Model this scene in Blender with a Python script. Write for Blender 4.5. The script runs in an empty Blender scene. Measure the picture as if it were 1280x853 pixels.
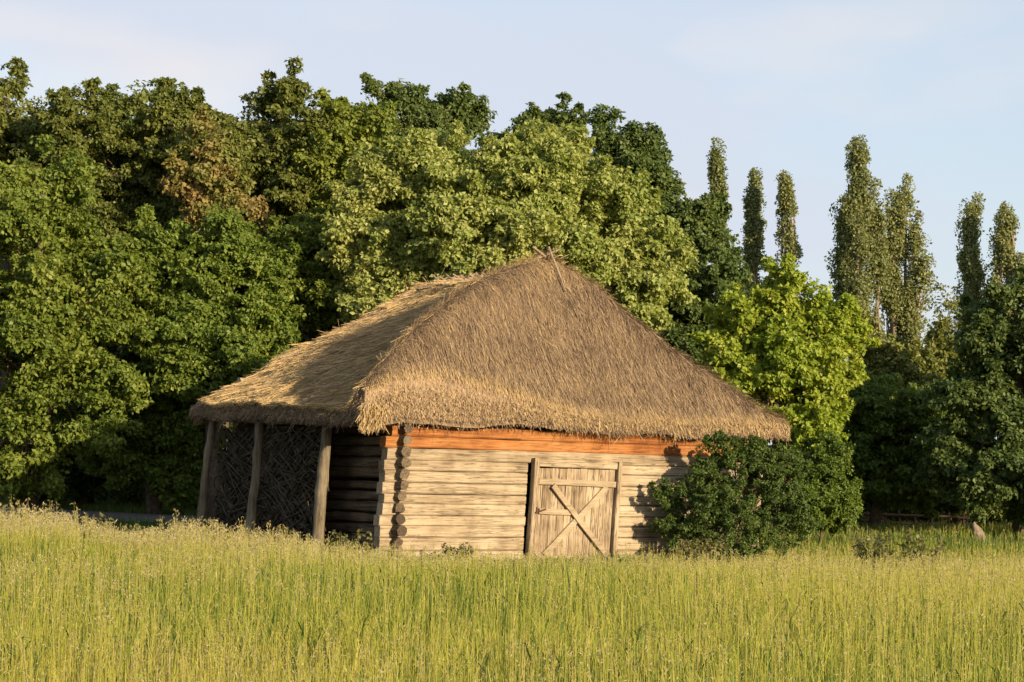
import bpy, math
import numpy as np
from mathutils import Matrix, Vector

rng = np.random.default_rng(7)
R = math.radians
scene = bpy.context.scene
COL = scene.collection

# ------------------------------------------------------------------ camera
FPX, CX, CY = 2880.0, 640.0, 426.5
CAM_H, PITCH, ROLL = 1.45, R(3.6), R(1.0)
cam_data = bpy.data.cameras.new('camera')
cam_data.sensor_width = 36.0
cam_data.lens = FPX / 1280.0 * 36.0
cam_data.clip_start, cam_data.clip_end = 0.1, 6000.0
cam = bpy.data.objects.new('camera', cam_data)
COL.objects.link(cam)
MROT = Matrix.Rotation(R(90) + PITCH, 4, 'X') @ Matrix.Rotation(ROLL, 4, 'Z')
cam.matrix_world = Matrix.Translation((0, 0, CAM_H)) @ MROT
scene.camera = cam

def at(px, py, Y):
    """point on the photo's line of sight at the distance Y in front of the camera"""
    d = MROT.to_3x3() @ Vector(((px - CX) / FPX, -(py - CY) / FPX, -1.0))
    s = Y / d.y
    return np.array((d.x * s, Y, CAM_H + d.z * s))

# ------------------------------------------------------------------ helpers
def tag(o, label=None, cat=None, group=None, kind=None):
    for k, v in (('label', label), ('category', cat), ('group', group), ('kind', kind)):
        if v:
            o[k] = v
    return o

def empty(name, loc, rz=0.0):
    o = bpy.data.objects.new(name, None)
    COL.objects.link(o)
    o.location = loc
    o.rotation_euler = (0, 0, rz)
    return o

class Geo:
    """collects vertices and faces, then links them as ONE mesh object"""
    def __init__(self):
        self.V, self.F, self.T, self.M, self.n = [], [], [], [], 0
    def add(self, V, F, tint=0.0, mat=0):
        V = np.asarray(V, dtype=np.float32).reshape(-1, 3)
        F = np.asarray(F, dtype=np.int64)
        self.F.append(F + self.n)
        self.M.append(np.full(len(F), mat, np.int32))
        self.V.append(V)
        t = np.asarray(tint, dtype=np.float32)
        if t.ndim == 0:
            t = np.full(len(V), float(t), np.float32)
        self.T.append(t)
        self.n += len(V)
    def build(self, name, mats, parent=None, smooth=False, tint=False, loc=None):
        V = np.concatenate(self.V)
        me = bpy.data.meshes.new(name)
        me.vertices.add(len(V))
        me.vertices.foreach_set('co', V.ravel())
        loops = np.concatenate([f.ravel() for f in self.F]).astype(np.int32)
        tot = np.concatenate([np.full(len(f), f.shape[1], np.int32) for f in self.F])
        start = np.concatenate(([0], np.cumsum(tot)[:-1])).astype(np.int32)
        me.loops.add(len(loops))
        me.loops.foreach_set('vertex_index', loops)
        me.polygons.add(len(tot))
        me.polygons.foreach_set('loop_start', start)
        me.polygons.foreach_set('loop_total', tot)
        me.polygons.foreach_set('material_index', np.concatenate(self.M))
        me.polygons.foreach_set('use_smooth', np.full(len(tot), smooth, bool))
        if tint:
            a = me.attributes.new('tint', 'FLOAT', 'POINT')
            a.data.foreach_set('value', np.concatenate(self.T))
        me.update(calc_edges=True)
        for m in (mats if isinstance(mats, (list, tuple)) else [mats]):
            me.materials.append(m)
        o = bpy.data.objects.new(name, me)
        COL.objects.link(o)
        if parent is not None:
            o.parent = parent
        if loc is not None:
            o.location = loc
        return o

def unit(a):
    return a / np.maximum(np.linalg.norm(a, axis=-1, keepdims=True), 1e-9)

def tube(g, pts, rad, n=6, tint=0.0, mat=0, squash=None, jit=0.0, up=None, cap=True):
    pts = np.asarray(pts, float)
    rad = np.broadcast_to(np.asarray(rad, float), (len(pts),))
    tan = unit(np.gradient(pts, axis=0))
    ref = np.array(up if up is not None else ((0, 0, 1.0) if abs(tan[0][2]) < 0.9 else (1.0, 0, 0)))
    a = unit(np.cross(tan, ref)); b = np.cross(a, tan)
    th = np.linspace(0, 2 * np.pi, n, endpoint=False) + np.pi / n
    ca, sa = np.cos(th), np.sin(th)
    if squash:                                   # superellipse: hewn, nearly square section
        e = squash
        q = (np.abs(ca) ** e + np.abs(sa) ** e) ** (-1 / e)
        ca, sa = ca * q, sa * q
    rr = rad[:, None] * (1 + jit * rng.standard_normal((len(pts), n)))
    ring = pts[:, None, :] + rr[..., None] * (ca[None, :, None] * a[:, None, :] + sa[None, :, None] * b[:, None, :])
    V = ring.reshape(-1, 3)
    i = np.arange(len(pts) - 1)[:, None] * n
    j = np.arange(n)[None, :]
    F = np.stack([i + j, i + (j + 1) % n, i + n + (j + 1) % n, i + n + j], -1).reshape(-1, 4)
    t = tint if np.ndim(tint) == 0 else np.repeat(tint, n)
    m = g.n
    g.add(V, F, t, mat)
    if cap:
        k = len(V)
        g.F.append(np.array([list(range(n))[::-1]]) + m); g.M.append(np.full(1, mat, np.int32))
        g.F.append(np.array([list(range(k - n, k))]) + m); g.M.append(np.full(1, mat, np.int32))

def wobble(p0, p1, n, amp):
    p0, p1 = np.asarray(p0, float), np.asarray(p1, float)
    t = np.linspace(0, 1, n)[:, None]
    off = rng.standard_normal((n, 3)).cumsum(0)
    off -= off[0] + (off[-1] - off[0]) * t
    return p0 + (p1 - p0) * t + off * amp

def bar(g, p0, p1, w, d, side, tint=0.0, mat=0, wob=0.0, n=7):
    """sawn board from p0 to p1: w wide across, d deep along 'side'"""
    p0, p1, side = (np.asarray(x, float) for x in (p0, p1, side))
    ax = unit(p1 - p0); side = unit(side - ax * np.dot(side, ax)); ac = np.cross(ax, side)
    pts = wobble(p0, p1, n, wob)
    ring = []
    for p in pts:
        ww = w * (1 + rng.normal(0, 0.02))
        c = 0.12 * min(w, d)
        prof = [(-ww/2, -d/2), (ww/2, -d/2), (ww/2, d/2 - c), (ww/2 - c, d/2), (-ww/2 + c, d/2), (-ww/2, d/2 - c)]
        ring += [p + ac * x + side * y for x, y in prof]
    m = 6
    i = np.arange(n - 1)[:, None] * m; j = np.arange(m)[None, :]
    F = np.stack([i + j, i + m + j, i + m + (j + 1) % m, i + (j + 1) % m], -1).reshape(-1, 4)
    k = g.n
    g.add(np.array(ring), F, tint, mat)
    g.F.append(np.array([list(range(m))]) + k); g.M.append(np.full(1, mat, np.int32))
    g.F.append(np.array([list(range((n-1)*m, n*m))[::-1]]) + k); g.M.append(np.full(1, mat, np.int32))

_ph = rng.uniform(0, 6.28, (40, 3))
def noise2(x, y, scale, seed=0):
    s = np.zeros_like(np.asarray(x, float))
    for i in range(7):
        a, b, c = _ph[(seed * 7 + i) % 40]
        f = (0.6 + 0.35 * i) / scale
        s = s + np.sin(x * f * np.cos(a) + y * f * np.sin(a) + b + 1.7 * np.sin(y * f * .7 + c))
    return s / 3.2

def sstep(a, b, x):
    t = np.clip((x - a) / (b - a), 0, 1)
    return t * t * (3 - 2 * t)

# ------------------------------------------------------------------ materials
def new_mat(name):
    m = bpy.data.materials.new(name)
    m.use_nodes = True
    nt = m.node_tree
    for n in list(nt.nodes):
        nt.nodes.remove(n)
    return m, nt, nt.nodes, nt.links

def ramp(N, stops):
    r = N.new('ShaderNodeValToRGB')
    els = r.color_ramp.elements
    while len(els) < len(stops):
        els.new(0.5)
    for e, (p, c) in zip(els, stops):
        e.position = p
        e.color = (*c, 1)
    return r

def noise_node(N, L, scale, vec, detail=4, rough=0.55):
    n = N.new('ShaderNodeTexNoise')
    n.inputs['Scale'].default_value = scale
    n.inputs['Detail'].default_value = detail
    n.inputs['Roughness'].default_value = rough
    L.new(vec, n.inputs['Vector'])
    return n

def math_node(N, L, op, a, b):
    n = N.new('ShaderNodeMath'); n.operation = op
    for i, v in enumerate((a, b)):
        if isinstance(v, (int, float)):
            n.inputs[i].default_value = v
        else:
            L.new(v, n.inputs[i])
    return n.outputs[0]

def mixc(N, L, fac, a, b, mode='MIX'):
    n = N.new('ShaderNodeMix'); n.data_type = 'RGBA'; n.blend_type = mode
    for sock, v in ((n.inputs[0], fac), (n.inputs[6], a), (n.inputs[7], b)):
        if isinstance(v, (int, float)):
            sock.default_value = v
        elif isinstance(v, tuple):
            sock.default_value = (*v, 1)
        else:
            L.new(v, sock)
    return n.outputs[2]

def leaf_mat(name, cols, trans=0.35, patch=0.6, patch_col=None):
    m, nt, N, L = new_mat(name)
    out = N.new('ShaderNodeOutputMaterial')
    geo = N.new('ShaderNodeNewGeometry'); tc = N.new('ShaderNodeTexCoord'); oi = N.new('ShaderNodeObjectInfo')
    r = ramp(N, [(i / (len(cols) - 1), c) for i, c in enumerate(cols)])
    nz = noise_node(N, L, patch, tc.outputs['Object'], 3)
    f = math_node(N, L, 'MULTIPLY', geo.outputs['Random Per Island'], 0.55)
    f2 = math_node(N, L, 'MULTIPLY', math_node(N, L, 'SUBTRACT', nz.outputs[0], 0.22), 0.95)
    f3 = math_node(N, L, 'ADD', f, f2)
    f3 = math_node(N, L, 'ADD', f3, math_node(N, L, 'MULTIPLY', math_node(N, L, 'SUBTRACT', oi.outputs['Random'], 0.5), 0.2))
    L.new(f3, r.inputs[0])
    col = r.outputs[0]
    if patch_col:
        n2 = noise_node(N, L, 0.75, tc.outputs['Object'], 3)
        r2 = ramp(N, [(0.47, (0, 0, 0)), (0.66, (1, 1, 1))])
        L.new(n2.outputs[0], r2.inputs[0])
        col = mixc(N, L, math_node(N, L, 'MULTIPLY', r2.outputs[0], 0.7), col, patch_col)
    p = N.new('ShaderNodeBsdfPrincipled')
    p.inputs['Roughness'].default_value = 0.5
    p.inputs['Specular IOR Level'].default_value = 0.3
    L.new(col, p.inputs['Base Color'])
    t = N.new('ShaderNodeBsdfTranslucent')
    L.new(mixc(N, L, 1.0, col, (1.5, 1.35, 0.5), 'MULTIPLY'), t.inputs['Color'])
    mx = N.new('ShaderNodeMixShader'); mx.inputs[0].default_value = trans
    L.new(p.outputs[0], mx.inputs[1]); L.new(t.outputs[0], mx.inputs[2])
    L.new(mx.outputs[0], out.inputs[0])
    return m

def wood_mat(name, stops, axis, dirt=None, bump=0.4, grain=30, rough=0.85, cracks=0.6):
    """grain runs along the local axis"""
    m, nt, N, L = new_mat(name)
    out = N.new('ShaderNodeOutputMaterial')
    geo = N.new('ShaderNodeNewGeometry'); tc = N.new('ShaderNodeTexCoord'); mp = N.new('ShaderNodeMapping')
    sc = [grain, grain, grain]; sc[axis] = 1.3
    mp.inputs['Scale'].default_value = sc
    add = N.new('ShaderNodeVectorMath'); add.operation = 'ADD'
    L.new(tc.outputs['Object'], mp.inputs[0]); L.new(mp.outputs[0], add.inputs[0])
    sh = math_node(N, L, 'MULTIPLY', geo.outputs['Random Per Island'], 37.0)
    L.new(sh, add.inputs[1])
    n1 = noise_node(N, L, 1.0, add.outputs[0], 6, 0.65)
    n2 = noise_node(N, L, 1.6, tc.outputs['Object'], 4)
    f = math_node(N, L, 'ADD', math_node(N, L, 'MULTIPLY', n1.outputs[0], 0.75),
                  math_node(N, L, 'MULTIPLY', math_node(N, L, 'ADD', math_node(N, L, 'SUBTRACT', n2.outputs[0], 0.5), math_node(N, L, 'MULTIPLY', math_node(N, L, 'SUBTRACT', geo.outputs['Random Per Island'], 0.15), 0.24)), 0.75))
    r = ramp(N, stops)
    L.new(f, r.inputs[0])
    col = r.outputs[0]
    # long drying cracks along the grain
    mp2 = N.new('ShaderNodeMapping'); s2 = [14, 14, 14]; s2[axis] = 0.55
    mp2.inputs['Scale'].default_value = s2
    add2 = N.new('ShaderNodeVectorMath'); add2.operation = 'ADD'
    L.new(tc.outputs['Object'], mp2.inputs[0]); L.new(mp2.outputs[0], add2.inputs[0]); L.new(sh, add2.inputs[1])
    n3 = noise_node(N, L, 1.0, add2.outputs[0], 3, 0.6)
    r3 = ramp(N, [(0.475, (0, 0, 0)), (0.497, (1, 1, 1)), (0.503, (1, 1, 1)), (0.525, (0, 0, 0))])
    L.new(n3.outputs[0], r3.inputs[0])
    crack = math_node(N, L, 'MULTIPLY', r3.outputs[0], cracks)
    col = mixc(N, L, crack, col, tuple(0.25 * c for c in stops[0][1]))
    if dirt:
        n4 = noise_node(N, L, 11.0, tc.outputs['Object'], 2)
        r4 = ramp(N, [(0.66, (0, 0, 0)), (0.74, (1, 1, 1))])
        L.new(n4.outputs[0], r4.inputs[0])
        col = mixc(N, L, math_node(N, L, 'MULTIPLY', r4.outputs[0], 0.45), col, dirt)
    p = N.new('ShaderNodeBsdfPrincipled')
    p.inputs['Roughness'].default_value = rough
    p.inputs['Specular IOR Level'].default_value = 0.15
    L.new(col, p.inputs['Base Color'])
    b = N.new('ShaderNodeBump'); b.inputs['Strength'].default_value = bump; b.inputs['Distance'].default_value = 0.012
    L.new(math_node(N, L, 'SUBTRACT', n1.outputs[0], math_node(N, L, 'MULTIPLY', crack, 0.9)), b.inputs['Height'])
    L.new(b.outputs[0], p.inputs['Normal'])
    L.new(p.outputs[0], out.inputs[0])
    return m

def tint_mat(name, stops, trans=0.0, rough=0.7, jitter=0.2, noise=None):
    """colour picked along a ramp by the per-strand attribute 'tint'"""
    m, nt, N, L = new_mat(name)
    out = N.new('ShaderNodeOutputMaterial')
    at_ = N.new('ShaderNodeAttribute'); at_.attribute_name = 'tint'
    geo = N.new('ShaderNodeNewGeometry'); tc = N.new('ShaderNodeTexCoord')
    f = math_node(N, L, 'ADD', at_.outputs['Fac'], math_node(N, L, 'MULTIPLY', math_node(N, L, 'SUBTRACT', geo.outputs['Random Per Island'], 0.5), jitter))
    if noise:
        nz = noise_node(N, L, noise[0], tc.outputs['Object'], 4)
        f = math_node(N, L, 'ADD', f, math_node(N, L, 'MULTIPLY', math_node(N, L, 'SUBTRACT', nz.outputs[0], 0.5), noise[1]))
    r = ramp(N, stops)
    L.new(f, r.inputs[0])
    p = N.new('ShaderNodeBsdfPrincipled')
    p.inputs['Roughness'].default_value = rough
    p.inputs['Specular IOR Level'].default_value = 0.2
    L.new(r.outputs[0], p.inputs['Base Color'])
    if trans:
        t = N.new('ShaderNodeBsdfTranslucent')
        L.new(r.outputs[0], t.inputs['Color'])
        mx = N.new('ShaderNodeMixShader'); mx.inputs[0].default_value = trans
        L.new(p.outputs[0], mx.inputs[1]); L.new(t.outputs[0], mx.inputs[2])
        L.new(mx.outputs[0], out.inputs[0])
    else:
        L.new(p.outputs[0], out.inputs[0])
    return m

def noise_mat(name, stops, scale, rough=0.9, bump=0.3, detail=6):
    m, nt, N, L = new_mat(name)
    out = N.new('ShaderNodeOutputMaterial'); tc = N.new('ShaderNodeTexCoord')
    nz = noise_node(N, L, scale, tc.outputs['Object'], detail, 0.65)
    r = ramp(N, stops); L.new(nz.outputs[0], r.inputs[0])
    p = N.new('ShaderNodeBsdfPrincipled'); p.inputs['Roughness'].default_value = rough
    p.inputs['Specular IOR Level'].default_value = 0.03
    L.new(r.outputs[0], p.inputs['Base Color'])
    b = N.new('ShaderNodeBump'); b.inputs['Strength'].default_value = bump; b.inputs['Distance'].default_value = 0.05
    L.new(nz.outputs[0], b.inputs['Height']); L.new(b.outputs[0], p.inputs['Normal'])
    L.new(p.outputs[0], out.inputs[0])
    return m

M_BARK = noise_mat('bark', [(0.3, (0.05, 0.038, 0.028)), (0.7, (0.16, 0.12, 0.085))], 9, bump=0.6)
M_BARK_PALE = noise_mat('pale_bark', [(0.3, (0.16, 0.12, 0.085)), (0.7, (0.34, 0.26, 0.19))], 6, bump=0.5)
M_SOIL = noise_mat('meadow_soil', [(0.3, (0.045, 0.055, 0.018)), (0.5, (0.08, 0.085, 0.026)), (0.72, (0.12, 0.11, 0.04))], 1.3)
M_PATH = noise_mat('path_gravel', [(0.3, (0.16, 0.15, 0.135)), (0.7, (0.26, 0.245, 0.22))], 6)
M_STONE = noise_mat('field_stone', [(0.3, (0.11, 0.085, 0.058)), (0.5, (0.21, 0.165, 0.115)), (0.7, (0.27, 0.225, 0.16))], 9, bump=0.9)
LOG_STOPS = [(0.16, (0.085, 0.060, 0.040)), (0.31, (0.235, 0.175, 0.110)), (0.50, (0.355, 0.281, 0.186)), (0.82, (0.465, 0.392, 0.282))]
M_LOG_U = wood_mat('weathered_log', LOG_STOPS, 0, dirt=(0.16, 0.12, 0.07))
M_LOG_V = wood_mat('grey_side_log', [(0.25, (0.06, 0.044, 0.03)), (0.5, (0.14, 0.105, 0.07)), (0.8, (0.22, 0.175, 0.12))], 1, dirt=(0.08, 0.06, 0.04))  # albedo lowered: the shade on the porch wall is put into this colour
M_ORANGE = wood_mat('fresh_orange_timber', [(0.20, (0.14, 0.045, 0.016)), (0.42, (0.29, 0.115, 0.036)), (0.8, (0.44, 0.225, 0.085))], 0, bump=0.25, cracks=0.5)
M_BRACE = wood_mat('door_brace', [(0.15, (0.20, 0.150, 0.095)), (0.50, (0.335, 0.262, 0.172)), (0.85, (0.43, 0.355, 0.25))], 0, cracks=0.35)
M_DOOR = wood_mat('door_board', [(0.18, (0.11, 0.075, 0.046)), (0.38, (0.265, 0.197, 0.126)), (0.56, (0.365, 0.288, 0.193)), (0.85, (0.45, 0.375, 0.27))], 2, cracks=0.75)
M_POST = wood_mat('old_post', [(0.25, (0.085, 0.068, 0.046)), (0.5, (0.19, 0.155, 0.105)), (0.8, (0.29, 0.245, 0.175))], 2, grain=18)  # posts darkened in colour to stand in for the shade under the eave
M_RIDGE = wood_mat('bleached_stick', [(0.25, (0.14, 0.10, 0.07)), (0.5, (0.28, 0.21, 0.15)), (0.8, (0.40, 0.32, 0.23))], 2, grain=18)
M_STICK = noise_mat('wattle_stick', [(0.3, (0.024, 0.019, 0.013)), (0.7, (0.105, 0.083, 0.057))], 5, bump=0.2)  # dark stops: porch shade on the wattle painted into the stick colour
M_IRON = noise_mat('rusty_iron', [(0.3, (0.05, 0.03, 0.022)), (0.7, (0.11, 0.06, 0.04))], 20)
M_THATCH = tint_mat('reed_thatch', [(0.0, (0.075, 0.050, 0.032)), (0.3, (0.240, 0.168, 0.108)), (0.55, (0.36, 0.262, 0.160)), (0.78, (0.48, 0.33, 0.145)), (1.0, (0.60, 0.45, 0.22))], rough=0.75, jitter=0.28, noise=(1.1, 0.35))
M_GRASS = tint_mat('meadow_grass', [(0.0, (0.045, 0.090, 0.014)), (0.25, (0.140, 0.195, 0.025)), (0.5, (0.300, 0.303, 0.040)), (0.72, (0.43, 0.378, 0.082)), (0.86, (0.32, 0.235, 0.125)), (1.0, (0.46, 0.40, 0.22))], trans=0.35, rough=0.55, jitter=0.22)
M_LAWN = tint_mat('short_grass', [(0.0, (0.05, 0.10, 0.02)), (1.0, (0.15, 0.21, 0.045))], trans=0.3, rough=0.6, jitter=0.6)

G = lambda *c: c
LM = {
 'maple':  leaf_mat('maple_leaf', [(0.055, 0.095, 0.013), (0.146, 0.196, 0.029), (0.257, 0.283, 0.052)]),
 'linden': leaf_mat('linden_leaf', [(0.075, 0.125, 0.020), (0.220, 0.275, 0.060), (0.410, 0.420, 0.150)], patch=0.5),
 'beech':  leaf_mat('hornbeam_leaf', [(0.046, 0.089, 0.013), (0.119, 0.177, 0.026), (0.217, 0.258, 0.044)]),
 'oak':    leaf_mat('oak_leaf', [(0.050, 0.078, 0.016), (0.137, 0.163, 0.034), (0.245, 0.242, 0.065)]),
 'rust':   leaf_mat('browning_leaf', [(0.052, 0.084, 0.016), (0.140, 0.165, 0.034), (0.250, 0.240, 0.065)], patch_col=(0.36, 0.235, 0.095)),
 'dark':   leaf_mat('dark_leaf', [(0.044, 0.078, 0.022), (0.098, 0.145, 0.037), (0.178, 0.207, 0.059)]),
 'bright': leaf_mat('ash_leaf', [(0.114, 0.206, 0.018), (0.262, 0.340, 0.039), (0.433, 0.453, 0.085)], trans=0.42),
 'shrub':  leaf_mat('shrub_leaf', [(0.030, 0.060, 0.012), (0.078, 0.125, 0.024), (0.175, 0.210, 0.050)], trans=0.3, patch=1.2),
 'poplar': leaf_mat('poplar_leaf', [(0.075, 0.105, 0.038), (0.165, 0.195, 0.070), (0.310, 0.315, 0.135)], trans=0.35, patch=0.3),
 'weed':   leaf_mat('weed_leaf', [(0.057, 0.077, 0.029), (0.131, 0.139, 0.044), (0.228, 0.196, 0.078)], patch=2.0),
}

# ------------------------------------------------------------------ terrain
def ground_z(x, y):
    x, y = np.asarray(x, float), np.asarray(y, float)
    return (0.40 + 0.30 * (1 - sstep(-6, 2, x))) * sstep(45, 60, y) + 0.05 * noise2(x, y, 5.0, 1) * sstep(3, 12, y) + 2.2 * sstep(70, 125, y)

def make_ground():
    xs = np.concatenate([[-3000, -900, -300, -120], np.linspace(-50, 50, 81), [120, 300, 900, 3000]])
    ys = np.concatenate([[-900, -200, -40, -10], np.linspace(0, 90, 91), [110, 140, 200, 400, 1000, 3000, 5000]])
    X, Y = np.meshgrid(xs, ys)
    Z = ground_z(X, Y)
    V = np.stack([X, Y, Z], -1).reshape(-1, 3)
    nx, ny = len(xs), len(ys)
    i, j = np.meshgrid(np.arange(nx - 1), np.arange(ny - 1))
    k = (j * nx + i).ravel()
    g = Geo()
    g.add(V, np.stack([k, k + 1, k + nx + 1, k + nx], -1))
    o = g.build('ground', M_SOIL, smooth=True)
    tag(o, kind='structure')
    # the gravel path behind the porch, a strip 4 mm and more above the ground
    g = Geo()
    t = np.linspace(0, 1, 60)
    px = -26 + 30 * t; py = 58.0 - 4.5 * t + 0.7 * np.sin(t * 7)
    rows = []
    for off in (-1.0, -0.35, 0.35, 1.0):
        yy = py + off
        rows.append(np.stack([px, yy, ground_z(px, yy) + 0.02], -1))
    V = np.stack(rows, 1).reshape(-1, 3)
    i = np.arange(59)[:, None] * 4; j = np.arange(3)[None, :]
    g.add(V, np.stack([i + j, i + 4 + j, i + 5 + j, i + 1 + j], -1).reshape(-1, 4))
    tag(g.build('path', M_PATH, smooth=True), kind='structure')

# ------------------------------------------------------------------ barn
PHI = R(35.0)
BARN = np.array((-2.085, 42.0, 0.0))
LEAN = 0.055
W, DEPTH = 8.4, 5.9
UA, UB, VA, VB = -1.10, 9.02, -0.35, 6.30         # the eaves' outline
cphi, sphi = math.cos(PHI), math.sin(PHI)

def lean(V):
    V = np.array(V, float)
    z = V[..., 2]
    V[..., 0] += LEAN * z * cphi
    V[..., 1] -= LEAN * z * sphi
    return V

class BGeo(Geo):
    """barn-local pieces; the old frame leans a little, so every vertex does"""
    def add(self, V, F, tint=0.0, mat=0):
        super().add(lean(np.asarray(V, float).reshape(-1, 3)), F, tint, mat)

def roof_h(u, v, proud=1.0):
    eave = 2.80 + 0.032 * np.maximum(v, 0)
    zl = eave + 0.545 * (u - UA)
    zr = eave + 0.572 * (UB - u)
    zf = 2.80 + 1.56 * (v - VA)
    zb = eave + 4.0 * (VB - v)
    k = 0.13
    s = np.stack([zl, zr, zf, zb])
    mn = s.min(0)
    h = mn - k * np.log(np.exp(-(s - mn) / k).sum(0))
    d = zf - zl
    h = h + proud * (0.84 - 0.40 * sstep(1.8, 4.0, u)) * (0.50 + 0.50 * sstep(UA, UA + 1.5, u)) * (1 - sstep(0.20, 0.85, d)) * sstep(-3.4, 0.30, d)      # the thick front hip stands proud of the side slope
    dr = zf - zr
    h = h + 0.07 * (1 - sstep(0.05, 0.4, dr)) * sstep(-0.6, 0.0, dr)
    h = h + -0.12 * np.exp(-((u - 3.95) ** 2 / 0.35 + (v - 1.75) ** 2 / 0.40))
    h = h + 0.035 * noise2(u, v, 0.55, 2) + 0.02 * noise2(u, v, 0.2, 3)
    return h

def make_barn():
    root = empty('barn', BARN, PHI)
    tag(root, 'old log barn with thatched hip roof standing in the tall meadow', 'barn')
    H = 0.205
    nlog = 12
    U0, U1 = 2.93, 4.97                                  # the doorway
    # front wall
    g, go = BGeo(), BGeo()
    ed_ = np.arange(nlog + 1) * H
    ed_[1:-3] += rng.uniform(-0.032, 0.032, nlog - 3)
    for i in range(nlog):
        z = 0.06 + (ed_[i] + ed_[i + 1]) / 2
        over0 = 0.36 + rng.uniform(-0.05, 0.03)
        new = i >= nlog - 2
        top = z > 1.93
        spans = [(-over0, W + 0.3)] if top else [(-over0, U0 - 0.075 + rng.uniform(-.03, .012)), (U1 + 0.06 + rng.uniform(-.01, .03), W + 0.3)]
        if i == nlog - 1:
            spans = [(-0.25, 2.62), (2.625, W + 0.3)]
        for a, b in spans:
            n = max(6, int((b - a) * 3))
            hh = ed_[i + 1] - ed_[i]
            p = wobble((a, 0.06, z), (b, 0.06, z + rng.uniform(-.008, .008)), n, 0.003)
            p[:, 1] += 0.02 + rng.uniform(-0.010, 0.010)
            bar(go if new else g, p[0], p[-1], hh * 0.985, 0.20, (0, -1, rng.uniform(-0.07, 0.09)), wob=0.0025, n=n)
    g.build('wall', M_LOG_U, root, smooth=False)
    w = go.build('top_log', M_ORANGE, root)
    tag(w, 'fresh orange timbers under the eave')
    # side wall on the porch: its log ends stick out at the corner
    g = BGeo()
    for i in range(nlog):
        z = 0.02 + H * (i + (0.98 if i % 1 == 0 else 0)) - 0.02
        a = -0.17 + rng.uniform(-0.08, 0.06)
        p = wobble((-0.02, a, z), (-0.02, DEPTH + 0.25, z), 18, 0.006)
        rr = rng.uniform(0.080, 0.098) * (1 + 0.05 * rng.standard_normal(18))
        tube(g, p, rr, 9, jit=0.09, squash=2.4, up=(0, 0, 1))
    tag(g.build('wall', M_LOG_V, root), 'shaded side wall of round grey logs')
    # back and right walls
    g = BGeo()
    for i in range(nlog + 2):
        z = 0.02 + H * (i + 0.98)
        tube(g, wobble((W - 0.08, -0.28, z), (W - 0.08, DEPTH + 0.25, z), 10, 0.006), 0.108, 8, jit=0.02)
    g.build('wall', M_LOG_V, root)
    g = BGeo()
    for i in range(nlog + 5):
        z = 0.06 + H * (i + 0.5)
        tube(g, wobble((-0.3, DEPTH, z), (W + 0.3, DEPTH, z), 10, 0.006), 0.108, 8, jit=0.02)
    g.build('wall', M_LOG_U, root)

    # ---- door
    zt = 1.90
    for (x0, x1, zz, wd) in ((U0 + 0.03, U0 + 0.03, 1.985, 0.115), (U1 - 0.02, U1 - 0.02, 1.95, 0.10)):
        g = BGeo()
        bar(g, (x0, -0.085, -0.15), (x1, -0.085, zz), wd, 0.13, (0, -1, 0), wob=0.004)
        g.build('jamb', M_DOOR, root)
    g = BGeo()
    bar(g, (U0 + 0.095, -0.06, zt - 0.005), (U1 - 0.075, -0.06, zt - 0.03), 0.135, 0.09, (0, -1, 0), wob=0.002)
    g.build('lintel', M_LOG_U, root)
    d0, d1 = U0 + 0.10, U1 - 0.085
    nb = 11
    g = BGeo()
    ed = np.linspace(d0, d1, nb + 1)
    ed[1:-1] += rng.uniform(-0.03, 0.03, nb - 1)
    for k in range(nb):
        c = (ed[k] + ed[k + 1]) / 2
        wd = ed[k + 1] - ed[k] - 0.007
        bar(g, (c, -0.045 + rng.uniform(-.006, .006), 0.10), (c + rng.uniform(-.004, .004), -0.045, zt - 0.10 + rng.uniform(-0.01, 0.006)), wd, 0.03, (0, -1, 0), wob=0.0015)
    door = g.build('door', M_DOOR, root)
    tag(door, 'plank door braced with a large X')
    def rail(a, b, wd, name, dep=0.045, y=-0.083, mat=M_BRACE):
        g = BGeo()
        bar(g, (a[0], y, a[1]), (b[0], y, b[1]), wd, dep, (0, -1, 0), wob=0.003)
        return g.build(name, mat, door)
    rail((d0 + 0.02, 1.545), (d1 - 0.0, 1.51), 0.115, 'rail', 0.06)
    rail((d0 + 0.08, 0.985), (d0 + 0.86, 0.965), 0.105, 'rail', 0.04)
    rail((d0 + 0.34, 1.475), (d1 - 0.10, 0.13), 0.105, 'brace', 0.045, -0.122)
    rail((d1 - 0.20, 1.465), (d0 + 0.27, 0.16), 0.115, 'brace', 0.04, -0.081)
    rail((d0 + 0.10, 0.115), (d1 - 0.1, 0.105), 0.05, 'rail', 0.03)
    g = BGeo()
    tube(g, [(d0 - 0.06, -0.165, 0.955), (d0 + 0.06, -0.17, 0.985), (d0 + 0.20, -0.135, 1.02)], 0.016, 6)
    tube(g, [(d0 - 0.03, -0.16, 1.06), (d0 - 0.035, -0.16, 0.93)], 0.014, 6)
    g.build('latch', M_IRON, door)

    # ---- porch posts, plate beam, wattle
    for (u, v, r0, dx) in ((-0.78, 1.42, 0.115, 0.02), (-0.80, 3.98, 0.108, 0.02), (-0.80, 5.95, 0.09, 0.05)):
        g = BGeo()
        zt_ = 2.50 + 0.03 * v
        p = wobble((u - dx, v, -0.2), (u + dx * 0.3, v, zt_), 14, 0.010)
        tube(g, p, np.linspace(r0 * 1.08, r0 * 0.82, 14) * (1 + 0.06 * rng.standard_normal(14)), 9, jit=0.05)
        g.build('post', M_POST, root, smooth=True)
    g = BGeo()
    tube(g, wobble((-0.78, -0.3, 2.52), (-0.78, 6.25, 2.72), 16, 0.008), 0.085, 8, squash=3, up=(0, 0, 1))
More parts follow.
